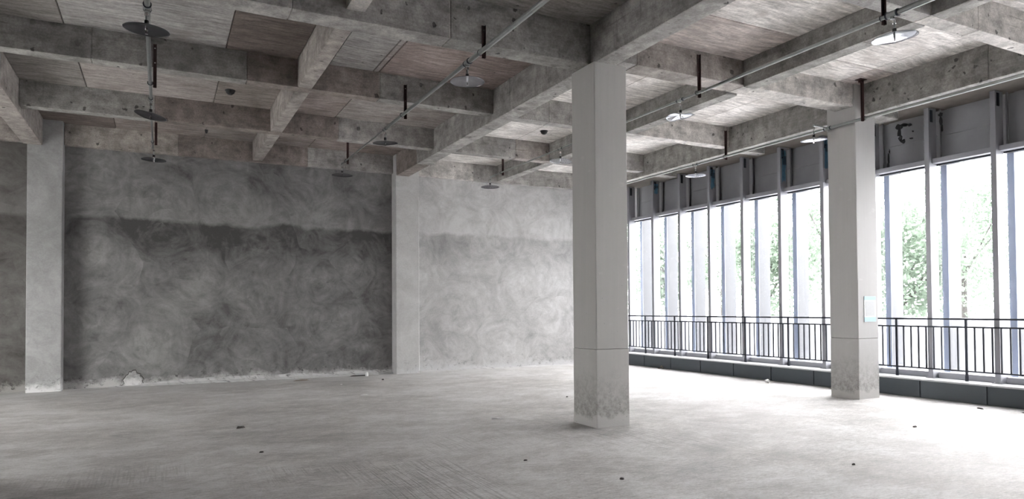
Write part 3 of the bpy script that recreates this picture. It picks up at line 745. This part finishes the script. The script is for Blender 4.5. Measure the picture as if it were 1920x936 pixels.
# ragged cement fillet at the foot of the back wall
def fillet(x0, x1, seed, label):
    rnd = random.Random(seed); bm = bmesh.new(); n = int((x1-x0)/.09); rows = []
    hh = 0.03
    for i in range(n+1):
        x = (x1-x0)*i/n; hh = min(.11, max(.012, hh+rnd.uniform(-.02, .02))); d = .05+hh*1.3*rnd.uniform(.7, 1.1)
        rows.append([bm.verts.new((x, 0, -.01)), bm.verts.new((x, -.008, hh)), bm.verts.new((x, -d*.35, hh*.45)), bm.verts.new((x, -d, .001)), bm.verts.new((x, -d, -.01))])
    for a, b in zip(rows, rows[1:]):
        for k in range(4): bm.faces.new((a[k], a[k+1], b[k+1], b[k]))
    bm.faces.new(rows[0]); bm.faces.new(rows[-1])
    bm.faces.ensure_lookup_table()
    o = link('cement_fillet', bm, 'pilaster'); o.location = (x0, YW-.002, 0); tag(o, label, 'plaster'); return o
fillet(-.9, 5.05, 3, 'ragged pale cement ridge along the foot of the dark wall')
fillet(5.66, 11.45, 8, 'ragged pale cement ridge along the foot of the bright wall')

e = tag(empty('plaster_patch', (-.47, YW-.002, 0)), 'rounded pale patch with dark rim low on the dark wall bay', 'patch')
for nm, mt, k, dpt in (('dark_rim', 'chip', 1.05, .008), ('patch_fill', 'pilaster', 1.0, .03)):
    rnd = random.Random(9); bm = bmesh.new(); n = 22
    pts = [(.2*k*math.cos(t)*rnd.uniform(.82, 1.08), .02+max(-.02, .30*k*math.sin(t)*rnd.uniform(.85, 1.05))) for t in [math.pi*i/(n-1) for i in range(n)]]
    lo = [bm.verts.new((x, .0, z)) for x, z in pts]; hi = [bm.verts.new((x*.86, -dpt, z*.9)) for x, z in pts]
    for i in range(n): bm.faces.new((lo[i], lo[(i+1) % n], hi[(i+1) % n], hi[i]))
    bm.faces.new(lo[::-1]); bm.faces.new(hi); link(nm, bm, mt, e)

# ------------------------------------------------------------------ outside
g = box('ground', 'stone', (12.34, 70, -40, 80, -.6, -.3)); tag(g, kind='structure')
box('ground_strip', 'stone', (-40, X_L-.3, -20, 40, -.6, -.02), g)
ow = box('boundary_wall', 'render', (19.0, 19.25, -25, 60, -.3, 1.18)); tag(ow, 'low white rendered wall outside beyond the windows', 'wall')
cp = box('coping', 'render', (18.95, 19.3, -25, 60, 1.18, 1.23), ow)
def tree(x, y, h, rad, seed, label):
    rs = np.random.RandomState(seed); e = tag(empty('leafy_tree', (x, y, -.3)), label, 'tree')
    bm = bmesh.new(); tube(bm, (0, 0, 0), (.1, 0, h*.55), .14, 10, r2=.08)
    for k in range(7):
        a = rs.uniform(0, 6.28); z = h*rs.uniform(.25, .5); tube(bm, (.05, 0, z), (rad*.6*math.cos(a), rad*.6*math.sin(a), z+h*.25), .05, 7, r2=.02)
    link('trunk', bm, 'bark', e)
    N = 5200; nc = 70
    cc = rs.normal(size=(nc, 3)); cc /= np.linalg.norm(cc, axis=1)[:, None]; cc *= rs.uniform(.35, 1, (nc, 1))
    cc = cc*np.array([rad, rad, h*.42])+np.array([0, 0, h*.56])
    idx = rs.randint(0, nc, N); c = cc[idx]+rs.normal(size=(N, 3))*rad*.17
    u = rs.normal(size=(N, 3)); u /= np.linalg.norm(u, axis=1)[:, None]; v = np.cross(u, rs.normal(size=(N, 3))); v /= np.linalg.norm(v, axis=1)[:, None]
    s = rs.uniform(.07, .15, (N, 1)); V = np.stack([c-u*s, c+v*s*.5, c+u*s, c-v*s*.5], 1).reshape(-1, 3)
    me = bpy.data.meshes.new('foliage'); me.from_pydata(V.tolist(), [], (np.arange(4*N).reshape(-1, 4)).tolist()); me.materials.append(M['leaf'])
    o = link('foliage', me, 'leaf', e); o['kind'] = 'stuff'
spots = [(24, 34, 7.5, 2.3), (31, 32, 9, 2.8), (23, 27.6, 7.2, 2.2), (31.5, 24.6, 9, 2.9), (23.5, 21.6, 6.6, 2.1), (31, 17.6, 8.6, 2.8), (23.6, 15.6, 6.0, 2.1), (30.5, 10.6, 7.2, 2.8), (23.4, 9.6, 5.0, 2.0), (30, 3.0, 7.0, 2.8)]
lab = ['farthest near-row tree seen through the windows beside the middle column', 'far-row tall tree behind the windows next to the middle column', 'near-row leafy tree behind the second and third window from the middle column', 'far-row broad tree seen through the middle windows', 'near-row leafy tree seen through the windows left of the window column', 'far-row broad tree behind the window column', 'small near-row tree just right of the window column', 'far-row pale tree through the second window right of the window column', 'low near-row tree at the right edge windows', 'far-row tree outside beyond the right edge of the view']
for i, (x, y, h, r_) in enumerate(spots): tree(x, y, h, r_, 20+i, lab[i])
